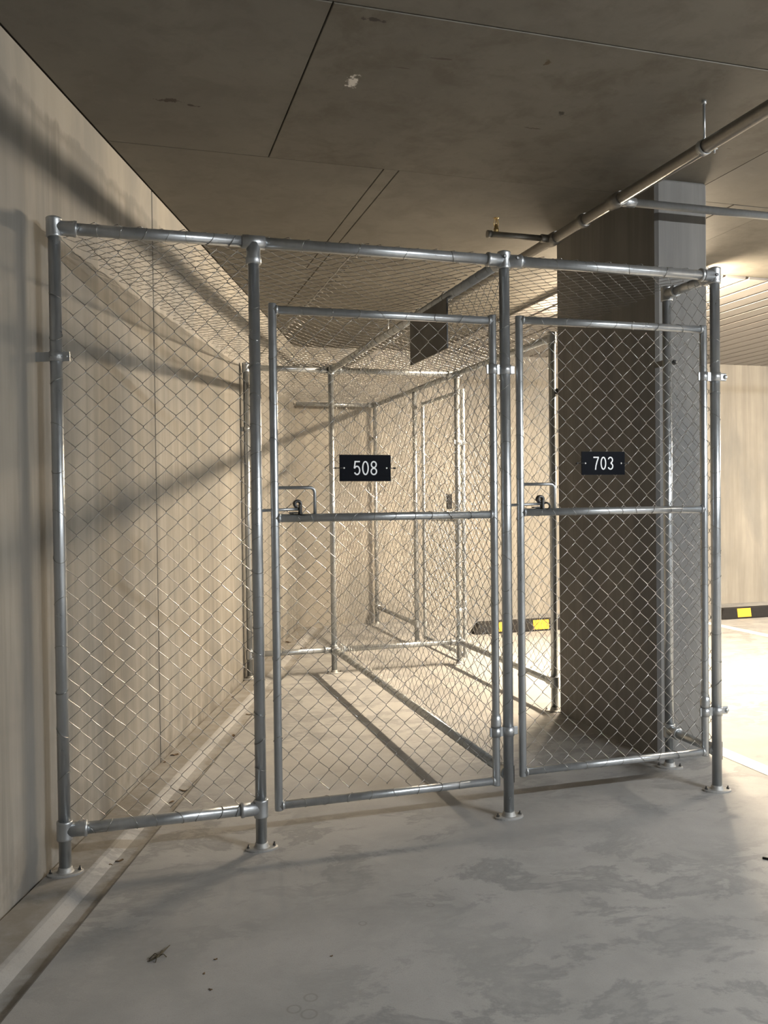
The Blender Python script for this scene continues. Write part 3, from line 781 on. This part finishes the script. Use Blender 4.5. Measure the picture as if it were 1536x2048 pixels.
# ------------------------------------------------------------------ wheel stops
def wheel_stop(u0, L, label):
    y0 = 4.655; h = .118
    t = thing('wheel_stop', (u0 + L / 2, y0 + .08, 0), label, 'wheel stop', 'rubber wheel stops along the back wall')
    pr = [(0, 0), (0, .012), (.030, h - .006), (.038, h), (.112, h), (.120, h - .006), (.150, .012), (.150, 0)]
    m = MB(); rows_ = []
    for (uu, k) in ((u0, .28), (u0 + .055, 1.0), (u0 + L - .055, 1.0), (u0 + L, .28)):
        rows_.append([V(uu, y0 + .075 + (a - .075) * (.8 + .2 * k), z * k) for a, z in pr])
    vs = sum(rows_, []); n = len(pr); fs = []
    for r in range(3):
        for i in range(n - 1): fs.append((r * n + i, (r + 1) * n + i, (r + 1) * n + i + 1, r * n + i + 1))
    fs += [tuple(range(n)), tuple(range(4 * n - 1, 3 * n - 1, -1))]
    m.add(vs, fs).build('body', 'rubber', t)
    k = 0
    while .215 + .43 * k + .18 < L - .06:
        a = u0 + .215 + .43 * k; b_ = a + .178; e = .0025
        def q(u_, s): # sloping front face point
            y_ = y0 + .030 * s; z_ = .012 + (h - .018) * s; return V(u_, y_ - e, z_ + e * .3)
        P = [q(a, .06), q(b_, .06), q(b_ + .01, .98), q(a + .01, .98)]
        MB().prism(P, (0, .006, 0)).build('yellow_reflector', 'yellow', t)
        k += 1
    return t
wheel_stop(1.79, 1.65, 'black rubber wheel stop with yellow blocks, partly hidden behind the gates and column')
wheel_stop(4.73, 1.65, 'black rubber wheel stop with yellow blocks, at the right edge past the cages')

# ------------------------------------------------------------------ litter
def leaf(name, x, y, z, s, rot, label, mat='leaf', el=1.6):
    m = MB(); c, sn = math.cos(rot), math.sin(rot); n = 8
    top, bot = [], []
    for i in range(n):
        a = 2 * PI * i / n; rr = s * (1 + .35 * math.sin(3 * a + rot)); px, py = rr * el * math.cos(a), rr * .6 * math.sin(a)
        zc = .25 * s * (1 + math.sin(2 * a + rot * 3))
        q_ = V(x + px * c - py * sn, y + px * sn + py * c, z)
        bot.append(q_ + Z * (zc * .5)); top.append(q_ + Z * (zc + .0012))
    fs = [tuple(range(n - 1, -1, -1)), tuple(range(n, 2 * n))] + [(i, (i + 1) % n, n + (i + 1) % n, n + i) for i in range(n)]
    m.add(bot + top, fs)
    o = m.build(name, mat, org=(x, y, z)); tag(o, label, 'leaf', 'dry leaves blown along the drain'); return o
def drain(t, d): q_ = wp(t, d); return q_.x, q_.y
spots = [(1.52, .045, .014, 'larger dark dry leaf at the wall foot beside the panel joint'), (1.40, .03, .009, 'small dry leaf at the foot of the wall joint'),
         (1.02, .24, .013, 'curled dry leaf in the drain behind the left bay'), (.86, .23, .010, 'dry leaf in the drain just behind the bottom rail'),
         (.17, .19, .012, 'brown leaf scraps in the drain in front of the left bottom rail'), (.20, .22, .010, 'leaf scrap in the drain next to the rail shadow'),
         (2.0, .26, .014, 'dark leaf halfway along the drain inside cage 508'), (2.5, .25, .013, 'dark leaf in the drain near the second post'), (2.9, .05, .012, 'dark leaf by the wall near the rear screen'),
         (5.2, .06, .02, 'dark leaf in the far corner of the drain'), (5.0, .24, .02, 'dark leaf clump in the drain beside the rear cage'), (.45, .06, .010, 'tiny leaf scrap near the leftmost post foot')]
for i, (t_, d_, s_, lb) in enumerate(spots):
    x_, y_ = drain(t_, d_); z_ = 0.0 if d_ < .15 else -.024
    leaf('dry_leaf', x_, y_, z_, s_, i * 1.3, lb)
m = MB(); bx, by = -1.504, -.724
m.tube([(bx - .03, by - .02, .004), (bx, by, .006), (bx + .035, by + .05, .008)], [.002, .004, .001], 6)
for (dx, dy) in ((-.02, .012), (.022, -.008), (-.03, -.005), (.015, .03), (-.012, -.03)):
    m.tube([(bx, by, .006), (bx + dx * .6, by + dy * .6, .011), (bx + dx, by + dy, .002)], .0016, 5)
tag(m.build('dry_sprig', 'twig', org=(bx, by, 0)), 'small dry sprig lying on the floor near the lower left', 'twig')
m = MB(); m.tube([(.735, -.70, .004), (.76, -.735, .006), (.80, -.77, .004)], .0045, 6)
tag(m.build('tie_offcut', 'tie', org=(.76, -.735, 0)), 'black cable tie offcut on the floor at the right edge', 'cable tie')
for i, (x_, y_, s_) in enumerate(((-1.34, -.79, .005), (-1.37, -.95, .005), (-1.38, -.86, .004), (-1.0, -.88, .004))):
    o = leaf('floor_crumb', x_, y_, 0, s_, i * 2.1, ['dark crumb right of the dry sprig', 'dark crumb nearest the bottom edge, below the sprig', 'faint brown crumb below the sprig', 'dark crumb alone towards the middle of the floor'][i], el=1.2)
    o['category'] = 'debris'; o['group'] = 'crumbs on the floor'

for o in bpy.data.objects:
    if '_o' in o: del o['_o']
